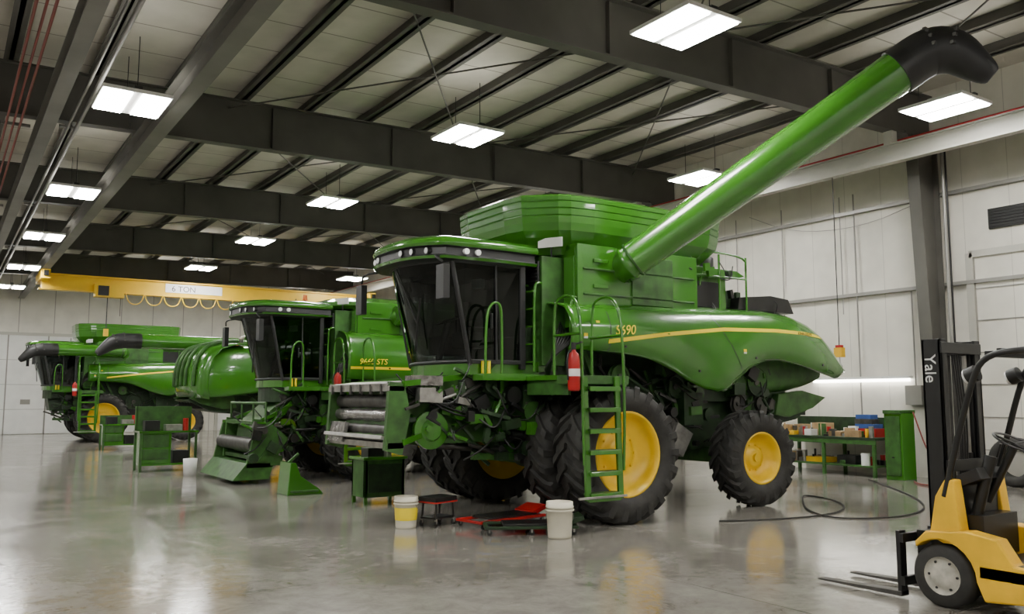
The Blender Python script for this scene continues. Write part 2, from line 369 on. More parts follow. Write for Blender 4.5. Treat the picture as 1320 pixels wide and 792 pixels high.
    b.prism([(x*.97,y*.9) for x,y in out],1.8,2.14,GREENM,'z')
    b.mm((-1.15+c,-.28,2.6),(-.75+c,.28,2.85),SEAT); b.box((-.78+c,0,3.15),(.16,.5,.75),SEAT,(0,.12,0)); b.mm((-.8+c,-.14,3.5),(-.7+c,.14,3.7),SEAT)
    b.cyl((-1.55+c,0,2.36),(-1.38+c,0,3.0),.05,BLKP); b.lathe([(.2,-.012),(.22,0),(.2,.012),(.18,0)],(-1.37+c,0,3.02),(-.35,0,1),BLKP,20,True)
    b.mm((-1.3+c,-.5,2.9),(-.85+c,-.34,3.0),BLKP); b.box((-1.45+c,-.55,3.15),(.05,.25,.2),BLKP,(0,0,.4)); b.mm((-1.3+c,.35,2.5),(-.8+c,.75,2.8),BLKP)
    b.mm((-1.6+c,-.9,3.72),(-.7+c,.9,3.82),BLKP)
    b.box((-1.2+c,-.6,3.55),(.1,.2,.14),WHITE,(0,0,.3))
    b.obj('cab_frame',E,.008)
    b=B()
    def ro(k,z,dx=0):
        xs=[]
        for i in range(17):
            y=-1.08+2.16*i/16; xs.append((-2.12-.42*(1-(abs(y)/1.08)**3)+dx,y))
        xs+=[(-1.2,1.12),(-.5,1.08),(-.42,.9),(-.42,-.9),(-.5,-1.08),(-1.2,-1.12)]
        return [(-1.3+(x+1.3)*k+c*.6,y*k,z) for x,y in xs]
    b.rings([ro(.9,3.80),ro(.99,3.82)],BLKP,True,True)
    b.rings([ro(.99,3.82),ro(1.01,3.86)],GREEN,True)
    b.rings([ro(1.01,3.86),ro(.975,3.88),ro(.965,3.99),ro(1.0,4.01)],BLKP,False)
    b.rings([ro(1.0,4.01),ro(1.02,4.05),ro(1.0,4.11),ro(.93,4.16),ro(.6,4.21)],GREEN,True,False,True)
    for y in (-.85,-.62,-.39,.39,.62,.85):
        x=-2.13-.42*(1-(abs(y)/1.08)**3)+c*.6; b.cyl((x+.10,y,3.935),(x+.02,y,3.935),.045,LAMP,seg=12); b.cyl((x+.10,y,3.935),(x+.03,y,3.935),.055,BLK,seg=12)
    for x in (-1.7,-1.5): b.cyl((x+c,-1.04,3.94),(x+c,-1.11,3.94),.045,LAMP,seg=12)
    for s in (-1,1):
        b.sweep(smooth([(-2.1+c,s*1.0,3.85),(-2.3+c,s*1.2,3.82),(-2.25+c,s*1.38,3.7)]),.02,BLK,6)
        b.box((-2.25+c,s*1.38,3.42),(.1,.22,.48),BLKP)
    b.cyl((-.9,.7,4.15),(-.9,.7,4.42),.015,BLK,seg=6)
    b.obj('cab_roof',E,.005)
    # feeder house
    b=B(); d=drop
    xf=-3.0 if not d else -2.35
    yn,yf=(-1.10,1.05)
    if feeder:
        b.prism([(-.6,2.1),(-1.3,2.15),(xf+.1,1.92-d),(xf,1.25-d),(xf+.3,1.15-d),(-.5,1.15)],-.68,.68,GREEND)
        for (z0,z1) in ((1.90,1.97),(1.12,1.20)): b.mm((xf-.12,yn,z0-d),(xf+.12,yf,z1-d),STEEL if rolls else GREEND)
        for s in (-1,1):
            yy=yn if s<0 else yf
            b.prism([(xf-.16,1.10-d),(xf+.10,1.03-d),(xf+.22,1.6-d),(xf+.12,2.0-d),(xf-.10,2.03-d)],yy,yy-s*.08,GREEND)
            b.bar((xf+.1,yy,2.0-d),(xf+1.5,s*.72,2.15-d*.3),.06,.08,GREEN)
            b.bar((xf+.1,yy,1.2-d),(xf+.8,s*.72,1.35-d*.6),.05,.08,GREEN)
            b.cyl((-.4,s*.62,.95),(-1.5,s*.62,1.05-d*.4),.06,BLK); b.cyl((-1.5,s*.62,1.05-d*.4),(xf+.4,s*.62,1.18-d),.035,STEELD)
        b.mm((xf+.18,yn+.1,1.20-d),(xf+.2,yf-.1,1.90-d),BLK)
    else:
        b.prism([(-.6,2.1),(-1.3,2.1),(-1.8,1.8),(-1.7,1.3),(-.5,1.15)],-.6,.6,GREENM)
    if rolls:
        for x,z,r,m in ((xf+.06,1.36,.08,STEELD),(xf+.05,1.56,.09,WRAP),(xf+.08,1.76,.10,STEELD)):
            L=(yf-yn)-.2; b.sweep([(x,yn+.1+L*i/16,z-d) for i in range(17)],[r*(1+.08*math.sin(i*2.1+z*3)) for i in range(17)],m,14)
        b.box((xf-.08,(yn+yf)/2,1.24-d),(.25,yf-yn-.1,.05),STEEL,(0,.3,0)); b.box((xf+.07,(yn+yf)/2,2.01-d),(.40,yf-yn-.1,.035),STEEL,(0,-.12,0))
        b.box((xf-.10,yf-.35,1.3),(.06,.6,.3),WRAP,(0,.2,0))
        for i in range(6): b.mm((xf-.14,yn+.2+i*.35,1.86-d),(xf-.10,yn+.24+i*.35,2.0-d),STEELD)
        for y in (yn+.5,yf-.5): b.mm((xf+.1,y-.02,1.2),(xf+.16,y+.02,1.9),STEELD)
        b.mm((xf+.3,yn+.05,1.98),(xf+.75,yn+.35,2.12),WRAP); b.mm((xf+.35,yn-.02,1.75),(xf+.6,yn+.12,1.95),STEEL)
    if d:
        b.prism([(xf-.3,.45),(xf+.3,.42),(xf+.6,1.0),(xf+.2,1.35),(xf-.1,1.3)],-1.4,-1.3,GREEND); b.prism([(xf-.3,.45),(xf+.3,.42),(xf+.6,1.0),(xf+.2,1.35),(xf-.1,1.3)],1.3,1.4,GREEND)
        b.mm((xf-.3,-1.4,.36),(xf+.3,1.4,.46),GREEND); b.mm((xf-.1,-1.4,1.28),(xf+.1,1.4,1.36),GREEN); b.cyl((xf-.1,-1.3,.85),(xf-.1,1.3,.85),.16,STEELD)
        b.prism([(xf-.6,.1),(xf-.3,.46),(xf+.3,.42),(xf+.2,.1)],-1.4,1.4,GREEND)
        for y in (-1.35,-.45,.45,1.35): b.sweep(smooth([(xf+.1,y,1.3),(xf+.1,y,1.75),(xf+.1,y+.02,1.8)]),.025,GREEND,6)
        b.sweep([(xf+.1,-1.35,1.78),(xf+.1,1.35,1.78)],.03,GREEND,8)
        b.clutter((xf-.2,-1.55,.5),(xf+.8,-1.3,1.3),26,77)
        b.bar((xf+.3,-1.0,1.3),(-1.2,-.8,2.0),.1,.12,GREEN); b.bar((xf+.3,-.9,1.15),(-1.2,-.8,1.6),.06,.06,GREEN)
    for (x,y,z,r) in ((-2.35,-.86,1.35,.27),(-1.45,-.80,1.75,.2),(-1.9,-.80,1.85,.1)) if (feeder and not d) else ():
        b.lathe([(.01,-.09),(r*.5,-.09),(r*.6,-.05),(r,-.05),(r,.05),(.01,.05)],(x,y,z),(0,1,0),GREEN if r>.25 else GREEND,24)
    if feeder:
        if not d: b.bar((-2.35,-.88,1.62),(-1.45,-.85,1.93),.05,.02,BLK); b.bar((-2.35,-.88,1.10),(-1.45,-.85,1.57),.05,.02,BLK)
        for k in range(5):
            b.sweep(smooth([(-.7,-.9+.05*k,2.05),(-1.3,-1.0+.04*k,1.6-.05*k),(-1.9,-.95+.03*k,1.5+.08*k-d*.5),(xf+.4,-.85,1.9-d)]),.018,BLK,6)
        b.clutter((xf+.3,-1.15,1.3-d),(-1.8,-.74,2.0-d*.7),44,91,[GREENM,GREEND,BLK,STEEL,STEELD,GREEN],.75)
        b.clutter((-1.9,-1.1,1.2-d*.3),(-1.0,-.74,2.15-d*.2),44,92)
        b.mm((-2.45,-1.05,1.74-d),(-2.25,-.85,1.90-d),STEEL)
    for x in (-1.55,-1.45): b.cyl((x,-1.0,2.14),(x,-1.0,2.35),.03,YSTR,seg=8)
    b.mm((-1.2,-.8,1.3),(-.4,-.5,2.1),GREENM); b.mm((-.9,-1.1,1.55),(-.45,-.8,2.0),GREENM)
    b.cyl((-.75,-1.15,1.6),(-.75,-.6,1.6),.16,GREEND); b.cyl((-1.05,-.95,1.25),(-.5,-.95,1.25),.09,BLK)
    b.bar((-1.4,-.8,1.15),(-.3,-.95,1.7),.06,.06,GREEND); b.bar((-1.2,-.95,2.1),(-1.2,-.95,1.2),.06,.06,GREEN)
    b.bar((-1.6,-.78,.95),(-.3,-.7,.9),.08,.1,GREEND)
    b.cyl((-.55,-.9,1.0),(-.55,-.6,1.0),.25,GREENM)
    b.clutter((-1.3,-1.2,.9),(-.2,-.7,2.0),56,93)
    b.clutter((-1.6,-.9,1.0),(-.6,.9,1.4),30,94)
    b.obj('feeder_house',E,.006)
    # platform, ladder, rails
    b=B()
    b.mm((-1.7,-1.25,2.06),(-.4,-.95,2.16),GREEN); b.mm((-.95,-2.1,2.06),(.05,-1.2,2.13),GREEN); b.mm((-.98,-2.4,2.0),(.05,-2.05,2.12),GREEND)
    b.mm((-.9,-2.2,1.85),(-.85,-1.2,2.06),GREEND); b.mm((-.05,-2.2,1.85),(.0,-1.2,2.06),GREEND)
    for s in (0,1):
        x=-.80+.58*s; b.bar((x,-2.50,.42),(x,-2.44,2.1),.04,.09,GREEN)
    for i in range(6):
        z=.5+.29*i; b.box((-.51,-2.46,z),(.55,.16,.03),GREEND); b.box((-.51,-2.54,z-.02),(.55,.02,.06),GREEN)
    b.bar((-.80,-2.5,.42),(-.22,-2.5,.42),.04,.05,GREEN); b.bar((-1.0,-2.55,.46),(-.15,-2.55,.46),.03,.03,STEEL)
    T=lambda P:b.sweep(smooth(P),.022,GREEN,8)
    T([(-.86,-2.5,.9),(-.88,-2.5,1.6),(-.88,-2.48,2.9),(-.86,-2.3,3.25),(-.84,-1.9,3.25),(-.84,-1.8,3.1),(-.84,-1.8,2.1)])
    T([(-.16,-2.5,.8),(-.14,-2.52,1.6),(-.14,-2.48,2.9),(-.14,-2.3,3.28),(-.1,-1.85,3.28),(-.08,-1.72,3.1),(-.08,-1.72,2.1)])
    T([(-.84,-1.8,2.7),(-.86,-2.48,2.7)]); T([(-.1,-1.72,2.7),(-.14,-2.48,2.7)])
    T([(-1.65,-1.22,2.1),(-1.65,-1.24,3.0),(-1.55,-1.24,3.2),(-1.4,-1.22,3.2),(-1.35,-1.2,3.0),(-1.35,-1.2,2.1)])
    for y in (-1.16,-.80): T([(-.74,y,2.2),(-.74,y,3.5),(-.68,y,3.56),(-.60,y,3.56)])
    for i in range(5): b.bar((-.74,-1.16,2.35+.27*i),(-.74,-.80,2.35+.27*i),.05,.025,GREEN)
    T([(-.3,-1.46,2.15),(-.3,-1.5,3.2),(-.25,-1.48,3.35),(-.15,-1.44,3.35)])
    for k in range(7): b.sweep(smooth([(-.35,-1.3-.03*k,2.95-.04*k),(-.6+.05*k,-1.55-.03*k,2.75),(-.65-.02*k,-1.45,2.3),(-.5,-1.2,2.1)]),.02,BLK,6)
    b.obj('access_ladder',E,.004)
    b=B(); X,Y,Z=-.93,-2.5,1.9
    b.lathe([(.01,0),(.07,0),(.085,.03),(.085,.42),(.07,.5),(.03,.54),(.03,.58),(.01,.58)],(X-.1,Y,Z),(0,0,1),RED,18)
    b.cyl((X-.1,Y,Z+.56),(X-.1,Y,Z+.66),.035,BLK,seg=10); b.bar((X-.1,Y,Z+.63),(X+.02,Y-.04,Z+.67),.03,.02,BLK)
    b.lathe([(.087,.2),(.087,.30)],(X-.1,Y,Z),(0,0,1),WHITE,18); b.sweep(smooth([(X-.1,Y,Z+.6),(X-.22,Y,Z+.5),(X-.2,Y,Z+.15)]),.012,BLK,6)
    b.box((X-.03,Y+.06,Z+.2),(.14,.03,.1),BLK)
    b.obj('fire_extinguisher',E)
    # auger
    b=B(); p0=Vector(auger[0]); p1=Vector(auger[1]); dr=(p1-p0).normalized(); hd=Vector((dr.x,dr.y,0)).normalized()
    r0,r1=auger[2] if len(auger)>2 else (.24,.24)
    b.sweep(smooth([(p0.x+.15,p0.y+.5,3.0),(p0.x+.15,p0.y+.5,p0.z-.1),p0+dr*.1,p0+dr*.5],2),r0*.95,GREEN,24)
    b.sweep([p0-dr*.05,p0+dr*.02,p0+dr*.04,p1],[r0*.95,r0*1.08,r0,r1],GREEN,32)
    b.sweep([p0+dr*.10,p0+dr*.13],r0*1.07,GREEND,32)
    b.sweep([p1-dr*.20,p1+dr*.0],r1*1.07,BLK,32)
    Z=Vector((0,0,1)); bp=[p1-dr*.05,p1+dr*.20,p1+dr*.32+hd*.10,p1+dr*.34+hd*.35-Z*.08,p1+dr*.30+hd*.62-Z*.28,p1+dr*.28+hd*.86-Z*.46]
    sp=smooth(bp,2); n=len(sp)
    b.sweep(sp,[r1*1.06 if i<n*.42 else r1*(1.06-.80*((i-n*.42)/(n*.58))**1.4) for i in range(n)],BLKP,24)
    sd=hd.cross(Z).normalized()
    for i in (n//3,n//2): 
        for a in range(9):
            t=math.pi*a/8; tn=(sp[i+1]-sp[i-1]).normalized(); upv=sd.cross(tn).normalized(); q=sp[i]+(sd*math.cos(t)+upv*math.sin(t))*r1*1.03
            b.box(q,(.05,.05,.05),STEELD)
    b.obj('unloading_auger',E)
    return E
combine((8.2,11.7,0),0,True,((.78,-1.58,3.92),(3.45,-4.85,6.72),(.28,.33)))
combine((8.0,19.5,0),0,False,drop=.6,rolls=False,label='9660 STS',old=True,scale=.955)
combine((12.9,29.3,0),math.pi,True,((.85,-1.6,3.7),(7.5,-1.6,3.72)),rolls=False,label=None,old=True,hi=False)
combine((5.6,41.0,0),0,True,((.85,-1.7,3.8),(-1.9,-2.2,3.75)),rolls=False,label=None,feeder=False,hi=False)
# ------------------------------------------------------------------ room shell
X0,X1,Y0,Y1=-12,18.9,-10,50
def zr(x): return 7.37+.022*(x-3.8)
def floor_mat():
    m=D.materials.new('polished_concrete'); m.use_nodes=True; nt=m.node_tree; L=nt.links.new; b=nt.nodes['Principled BSDF']
    tc=nt.nodes.new('ShaderNodeTexCoord')
    n1=nt.nodes.new('ShaderNodeTexNoise'); n1.inputs['Scale'].default_value=.45; n1.inputs['Detail'].default_value=9; n1.inputs['Roughness'].default_value=.68; n1.inputs['Distortion'].default_value=1.0
    n2=nt.nodes.new('ShaderNodeTexNoise'); n2.inputs['Scale'].default_value=4; n2.inputs['Detail'].default_value=9; n2.inputs['Roughness'].default_value=.75; n2.inputs['Distortion'].default_value=.6
    L(tc.outputs['Object'],n1.inputs['Vector']); L(tc.outputs['Object'],n2.inputs['Vector'])
    r=nt.nodes.new('ShaderNodeValToRGB'); e=r.color_ramp.elements; e[0].position=.36; e[0].color=(.13,.118,.10,1); e[1].position=.66; e[1].color=(.33,.312,.28,1)
    mx=nt.nodes.new('ShaderNodeMath'); mx.operation='MULTIPLY_ADD'; mx.inputs[1].default_value=.45
    ad=nt.nodes.new('ShaderNodeMath'); ad.operation='MULTIPLY'; ad.inputs[1].default_value=.55; L(n1.outputs['Fac'],ad.inputs[0]); L(n2.outputs['Fac'],mx.inputs[0]); L(ad.outputs[0],mx.inputs[2]); L(mx.outputs[0],r.inputs['Fac'])
    sp=nt.nodes.new('ShaderNodeSeparateXYZ'); L(tc.outputs['Object'],sp.inputs[0]); ls=[]
    for ax,per in ((0,6.2),(1,4.1)):
        a=nt.nodes.new('ShaderNodeMath'); a.operation='MULTIPLY'; a.inputs[1].default_value=1/per; L(sp.outputs[ax],a.inputs[0])
        f=nt.nodes.new('ShaderNodeMath'); f.operation='FRACT'; L(a.outputs[0],f.inputs[0])
        l=nt.nodes.new('ShaderNodeMath'); l.operation='LESS_THAN'; l.inputs[1].default_value=.012/per; L(f.outputs[0],l.inputs[0]); ls.append(l)
    mxx=nt.nodes.new('ShaderNodeMath'); mxx.operation='MAXIMUM'; L(ls[0].outputs[0],mxx.inputs[0]); L(ls[1].outputs[0],mxx.inputs[1])
    mc=nt.nodes.new('ShaderNodeMixRGB'); mc.inputs[2].default_value=(.08,.075,.065,1); L(mxx.outputs[0],mc.inputs[0]); L(r.outputs[0],mc.inputs[1]); L(mc.outputs[0],b.inputs['Base Color'])
    rr=nt.nodes.new('ShaderNodeMapRange'); rr.inputs['From Min'].default_value=.3; rr.inputs['From Max'].default_value=.7; rr.inputs['To Min'].default_value=.06; rr.inputs['To Max'].default_value=.2; L(n1.outputs['Fac'],rr.inputs['Value']); L(rr.outputs[0],b.inputs['Roughness'])
    b.inputs['Specular IOR Level'].default_value=.9
    bp=nt.nodes.new('ShaderNodeBump'); bp.inputs['Strength'].default_value=.05; bp.inputs['Distance'].default_value=.02; L(n2.outputs['Fac'],bp.inputs['Height']); L(bp.outputs[0],b.inputs['Normal'])
    return m
def lined(name,col,line,ax,per,wid,rough=.6):
    m=D.materials.new(name); m.use_nodes=True; nt=m.node_tree; L=nt.links.new; b=nt.nodes['Principled BSDF']; b.inputs['Roughness'].default_value=rough
    tc=nt.nodes.new('ShaderNodeTexCoord'); sp=nt.nodes.new('ShaderNodeSeparateXYZ'); L(tc.outputs['Object'],sp.inputs[0])
    n1=nt.nodes.new('ShaderNodeTexNoise'); n1.inputs['Scale'].default_value=1.3; n1.inputs['Detail'].default_value=6; L(tc.outputs['Object'],n1.inputs['Vector'])
    r=nt.nodes.new('ShaderNodeValToRGB'); e=r.color_ramp.elements; e[0].position=.3; e[1].position=.7
    e[0].color=(*[c*.86 for c in col],1); e[1].color=(*[c*1.05 for c in col],1); L(n1.outputs['Fac'],r.inputs['Fac'])
    a=nt.nodes.new('ShaderNodeMath'); a.operation='MULTIPLY'; a.inputs[1].default_value=1/per; L(sp.outputs[ax],a.inputs[0])
    f=nt.nodes.new('ShaderNodeMath'); f.operation='FRACT'; L(a.outputs[0],f.inputs[0])
    l=nt.nodes.new('ShaderNodeMath'); l.operation='LESS_THAN'; l.inputs[1].default_value=wid/per; L(f.outputs[0],l.inputs[0])
    mc=nt.nodes.new('ShaderNodeMixRGB'); mc.inputs[2].default_value=(*line,1); L(l.outputs[0],mc.inputs[0]); L(r.outputs[0],mc.inputs[1]); L(mc.outputs[0],b.inputs['Base Color'])
    return m
WALL=lined('cream_wall_panel',(.70,.675,.60),(.47,.45,.40),1,1.0,.015)
WALLX=lined('cream_wall_panel_x',(.70,.675,.60),(.35,.33,.30),0,1.6,.04)
CEIL=lined('insulated_ceiling',(.56,.535,.46),(.24,.225,.19),1,1.35,.035,.7)
b=B(); b.mm((X0,Y0,-.1),(X1,Y1,0),floor_mat()); b.obj('floor')
b=B(); b.mm((X1,Y0,0),(X1+.2,Y1,9.2),WALL); b.obj('wall_right')
b=B(); b.mm((X0-.2,Y0,0),(X0,Y1,9.2),WALL); b.obj('wall_left')
b=B(); b.mm((X0,Y1,0),(X1,Y1+.2,9.2),WALLX); b.obj('wall_far')
b=B(); b.mm((X0,Y0-.2,0),(X1,Y0,9.2),WALLX); b.obj('wall_near')
b=B(); zc=lambda x: zr(x)+1.28
b.hexa([(X0,Y0,zc(X0)),(X1,Y0,zc(X1)),(X1,Y1,zc(X1)),(X0,Y1,zc(X0)),(X0,Y0,zc(X0)+.1),(X1,Y0,zc(X1)+.1),(X1,Y1,zc(X1)+.1),(X0,Y1,zc(X0)+.1)],CEIL); b.obj('ceiling')
def ibeam(b,p0,p1,h,w,tf,tw,m):
    p0=Vector(p0);p1=Vector(p1);U=Vector((0,0,1))
    b.bar(p0+U*tf/2,p1+U*tf/2,w,tf,m); b.bar(p0+U*(h-tf/2),p1+U*(h-tf/2),w,tf,m); b.bar(p0+U*h/2,p1+U*h/2,tw,h-2*tf+.002,m)
RY=[-5.6,2.6,10.6,18.85,27.2,35.5,43.7]
for y in RY:
    b=B(); ibeam(b,(X0+.05,y,zr(X0)),(18.7,y,zr(18.7)),1.05,.26,.03,.03,BEAMD)
    x=-9
    while x<18: b.box((x,y,zr(x)+.5),(.02,.22,.98),BEAMD); x+=3.0
    for cx,sg in ((18.75,-1),(X0+.15,1)):
        wt,wb=.78,.42; z1=zr(cx)+.05
        b.prism([(cx,0),(cx+sg*wb,0),(cx+sg*wt,z1-.5),(cx+sg*1.2,z1),(cx,z1)],y-.02,y+.02,BEAMD)
        b.bar((cx+sg*wb,y,0),(cx+sg*wt,y,z1-.5),.28,.03,BEAMD); b.bar((cx+sg*wt,y,z1-.5),(cx+sg*1.2,y,z1),.28,.03,BEAMD); b.mm((cx-.02,y-.14,0),(cx+.02,y+.14,z1),BEAMD)
        b.mm((cx-.1 if sg>0 else cx+sg*wb-.03,y-.18,0),(cx+sg*wb+.03 if sg>0 else cx+.1,y+.18,.03),BEAMD)
    b.obj('roof_rafter')
b=B(); x=X0+.8
while x<18.6:
    z=zr(x)+1.05; b.mm((x-.04,Y0+.05,z),(x+.04,Y1-.05,z+.225),BEAMD); b.mm((x-.13,Y0+.05,z),(x+.13,Y1-.05,z+.02),BEAMD); x+=1.5
b.obj('roof_purlins')
b=B()
for i in range(1,6):
    for xa,xb in ((5,11),(11,17)):
        b.cyl((xa,RY[i],zr(xa)+.85),(xb,RY[i+1],zr(xb)+.85),.018,BEAMD,seg=6); b.cyl((xb,RY[i],zr(xb)+.85),(xa,RY[i+1],zr(xa)+.85),.018,BEAMD,seg=6)
    for x in (1,7,13):
        b.cyl((x,RY[i],zr(x)+.05),(x+.9,RY[i]+.9,zr(x)+1.05),.02,BEAMD,seg=6)
b.obj('roof_bracing_rods')
def runway(name,x,z,h,m,w=.24):
    b=B(); ibeam(b,(x,Y0+.1,z),(x,Y1-.1,z),h,w,.03,.02,m)
    for y in RY: b.mm((x-.1,y-.1,z+h),(x+.1,y+.1,zr(x)+.02),m) if z+h<zr(x) else None
    b.obj(name)
runway('crane_runway_beam',3.25,6.88,.46,BEAM,.28); runway('crane_runway_beam',1.42,6.88,.42,BEAM); runway('crane_runway_beam',17.15,6.95,.42,BEAML,.2)
b=B()
for x,z,r,m in ((1.98,7.15,.04,PIPEG),(1.85,7.2,.03,PIPEG),(1.0,7.0,.022,REDP),(.9,7.05,.02,REDP),(.78,7.05,.022,REDP),(17.35,7.46,.05,RED)):
    b.cyl((x,Y0+.1,z),(x,Y1-.1,z),r,m,seg=8)
for y in RY:
    b.mm((.7,y-.03,7.1),(1.2,y+.03,7.16),PIPEG); b.mm((1.7,y-.03,7.22),(2.05,y+.03,7.26),PIPEG); b.mm((1.02,y-.02,7.1),(1.05,y+.02,7.35),PIPEG)
b.obj('overhead_pipes')
# bridge crane
b=B(); yc=38.9
b.mm((3.2,yc-.18,6.22),(17.2,yc+.18,6.80),YCR); b.mm((3.1,yc-.26,6.78),(17.3,yc+.26,6.84),YCR); b.mm((3.1,yc-.22,6.18),(17.3,yc+.22,6.22),YCR)
for x in (3.25,17.15): b.mm((x-.16,yc-1.2,6.5),(x+.16,yc+1.2,6.86),YCR); b.mm((x-.08,yc-1.35,6.6),(x+.08,yc+1.35,6.8),BLK)
b.mm((5.1,yc-.7,5.95),(6.2,yc-.2,6.5),YCR); b.mm((5.2,yc-.8,6.0),(5.6,yc-.68,6.4),BLK); b.cyl((5.6,yc-.45,4.6),(5.6,yc-.45,6.0),.02,BLK,seg=6); b.box((5.6,yc-.45,4.5),(.18,.12,.3),YCR)
b.cyl((6.1,yc-.45,5.2),(6.1,yc-.45,6.0),.012,BLK,seg=6)
b.mm((7.9,yc-.21,6.36),(10.3,yc-.18,6.74),WHITE)
for k in range(6):
    x=6.3+.75*k; b.sweep(smooth([(x,yc-.3,6.22),(x+.15,yc-.3,5.75),(x+.6,yc-.3,5.75),(x+.75,yc-.3,6.22)]),.02,YCR,6)
cr=b.obj('bridge_crane')
text('capacity_label','6 TON',(8.15,yc-.215,6.42),(math.pi/2,0,0),.34,BLK,cr)
# ------------------------------------------------------------------ light fixtures
b=B()
b.mm((-.54,-.62,0),(.54,.62,.06),WHITE); b.mm((-.51,-.58,-.02),(-.08,.58,.001),EM); b.mm((.08,-.58,-.02),(.51,.58,.001),EM)
b.mm((-.06,-.6,.06),(.06,.6,.12),BLKP); b.mm((-.4,-.5,.06),(-.2,.5,.065),EMU); b.mm((.2,-.5,.06),(.4,.5,.065),EMU)
for s in (-1,1): b.cyl((0,s*.5,.1),(0,s*.5,1.0),.008,BLK,seg=6)
FX=b.mesh('ceiling_light')
pos=[]
for x,z,ys in ((2.45,6.8,(-6,1,8,15.3,22.9,29.8,37.3,44.2)),(8.95,7.3,(-6,1.2,8.73,15.06,22.5,29.6,37.1,44.4)),(15.6,7.3,(-6,1.2,8.5,14.8,21.9,29.2,36.6,44.0)),(-5,7.0,(-4,4,12,20,28,36,44))):
    for y in ys: pos.append((x,y,z))
for p in pos:
    inst(FX,'ceiling_light',p)
# ------------------------------------------------------------------ right wall furnishings
b=B()
for z in (4.36,6.44): b.mm((X1-.12,Y0+.1,z-.04),(X1-.003,Y1-.1,z+.04),PIPEG)
b.obj('trim_1')
b=B(); b.cyl((18.3,10.1,.0),(18.3,10.1,7.3),.04,PIPEG,seg=8); b.cyl((18.42,10.1,0),(18.42,10.1,7.3),.025,BLK,seg=8)
for y in (13.1,14.9,16.5): b.cyl((18.8,y,3.9),(18.8,y,6.9),.015,PIPEG,seg=6)
b.cyl((18.8,12.7,.9),(18.8,12.7,6.9),.02,PIPEG,seg=6)
b.sweep(smooth([(18.8,10.8,6.4),(18.75,12.5,6.0),(18.75,14.5,6.2),(18.8,16,6.9)]),.009,PIPEG,6)
b.obj('wall_conduit')
b=B(); b.mm((X1-.06,8.68,5.48),(X1-.003,9.45,5.92),BLK)
for i in range(6): b.mm((X1-.08,8.7,5.52+.065*i),(X1-.05,9.43,5.54+.065*i),BLKP)
b.obj('wall_vent')
b=B(); b.mm((X1-.19,11.1,1.65),(X1-.01,11.5,2.1),PIPEG); b.cyl((X1-.06,11.3,2.1),(X1-.06,11.3,4.3),.02,PIPEG,seg=6); b.obj('electrical_box')
b=B(); b.mm((X1-.14,11.4,2.27),(X1-.01,14.1,2.33),WHITE); b.mm((X1-.13,11.45,2.20),(X1-.03,14.05,2.27),EMT); b.obj('wall_fluorescent_light')
b=B(); e_=.004
for y in (3.2,9.9): b.mm((X1-.1,y-.08,0),(X1-e_,y+.08,5.0),BEAML)
b.mm((X1-.1,3.2,4.9),(X1-e_,9.9,5.05),BEAML); b.mm((X1-.05,3.3,.02),(X1-e_,9.8,4.9),WALL)
for z in (.7,1.4,2.1,2.8,3.5,4.2): b.mm((X1-.07,3.3,z-.01),(X1-.04,9.8,z+.01),PIPEG)
b.obj('door_1')
def doors(name,xa,xb):
    b=B()
    for x in (xa,xb): b.mm((x-.08,Y1-.14,0),(x+.08,Y1-e_,5.1),BEAML)
    b.mm((xa,Y1-.14,5.0),(xb,Y1-e_,5.15),BEAML); b.mm((xa+.08,Y1-.06,.02),(xb-.08,Y1-e_,5.0),WHITE)
    n=3
    for i in range(1,n): x=xa+(xb-xa)*i/n; b.mm((x-.03,Y1-.09,0),(x+.03,Y1-.05,5.0),PIPEG)
    for i in range(n):
        x=xa+(xb-xa)*(i+.5)/n; b.mm((x-.22,Y1-.08,1.5),(x+.22,Y1-.05,1.75),PIPEG)
    for z in (1.25,2.5,3.75): b.mm((xa+.08,Y1-.065,z-.01),(xb-.08,Y1-.055,z+.01),PIPEG)
    b.obj(name)
doors('door_2',1.0,6.4); doors('door_3',7.4,12.4); doors('door_4',13.2,18.0); doors('door_5',-6,-.4)
b=B(); b.cyl((17.15,12.1,2.95),(17.15,12.1,6.95),.012,BLK,seg=6); b.box((17.15,12.1,2.85),(.14,.2,.22),YELB); b.box((17.15,12.1,2.98),(.1,.14,.08),RED)
b.sweep(smooth([(17.15,12.1,2.75),(17.15,12.1,2.6),(17.15,12.02,2.52),(17.15,12.15,2.5)]),.015,STEEL,6); b.obj('chain_hoist')
# workbench + contents
W=empty('workbench')
b=B()
b.mm((17.75,11.7,.84),(18.7,14.5,.9),GREENM)
for x in (17.8,18.62):
    for y in (11.76,13.1,14.44): b.mm((x-.035,y-.035,0),(x+.035,y+.035,.84),GREEND)
b.mm((17.8,11.75,.22),(18.62,14.45,.26),GREEND); b.mm((17.76,11.7,.74),(17.80,14.5,.84),GREEND)
b.mm((18.66,11.7,.9),(18.7,14.5,1.35),GREENM)
b.obj('frame',W,.005)
b=B()
for (x,y,z,d,m) in ((18.3,12.2,.9,(.4,.6,.2),RED),(18.3,12.2,1.1,(.35,.5,.1),BLUE),(18.3,12.25,1.2,(.3,.45,.12),STEELD),(18.3,12.25,1.32,(.28,.4,.1),BLUE),(18.1,12.9,.9,(.3,.35,.12),CARD),(18.35,13.5,.9,(.4,.35,.3),CARD),(18.0,13.6,.9,(.25,.2,.15),WHITE),(18.4,14.1,.9,(.3,.4,.25),CARD),(18.0,14.1,.9,(.3,.25,.1),YELB),(17.95,12.4,.9,(.25,.4,.07),STEEL),(18.2,12.6,.26,(.5,.5,.2),BLK),(18.2,13.5,.26,(.5,.7,.12),YELB),(18.1,14.1,.26,(.4,.3,.25),STEEL)):
    b.box((x,y,z+d[2]/2),d,m)
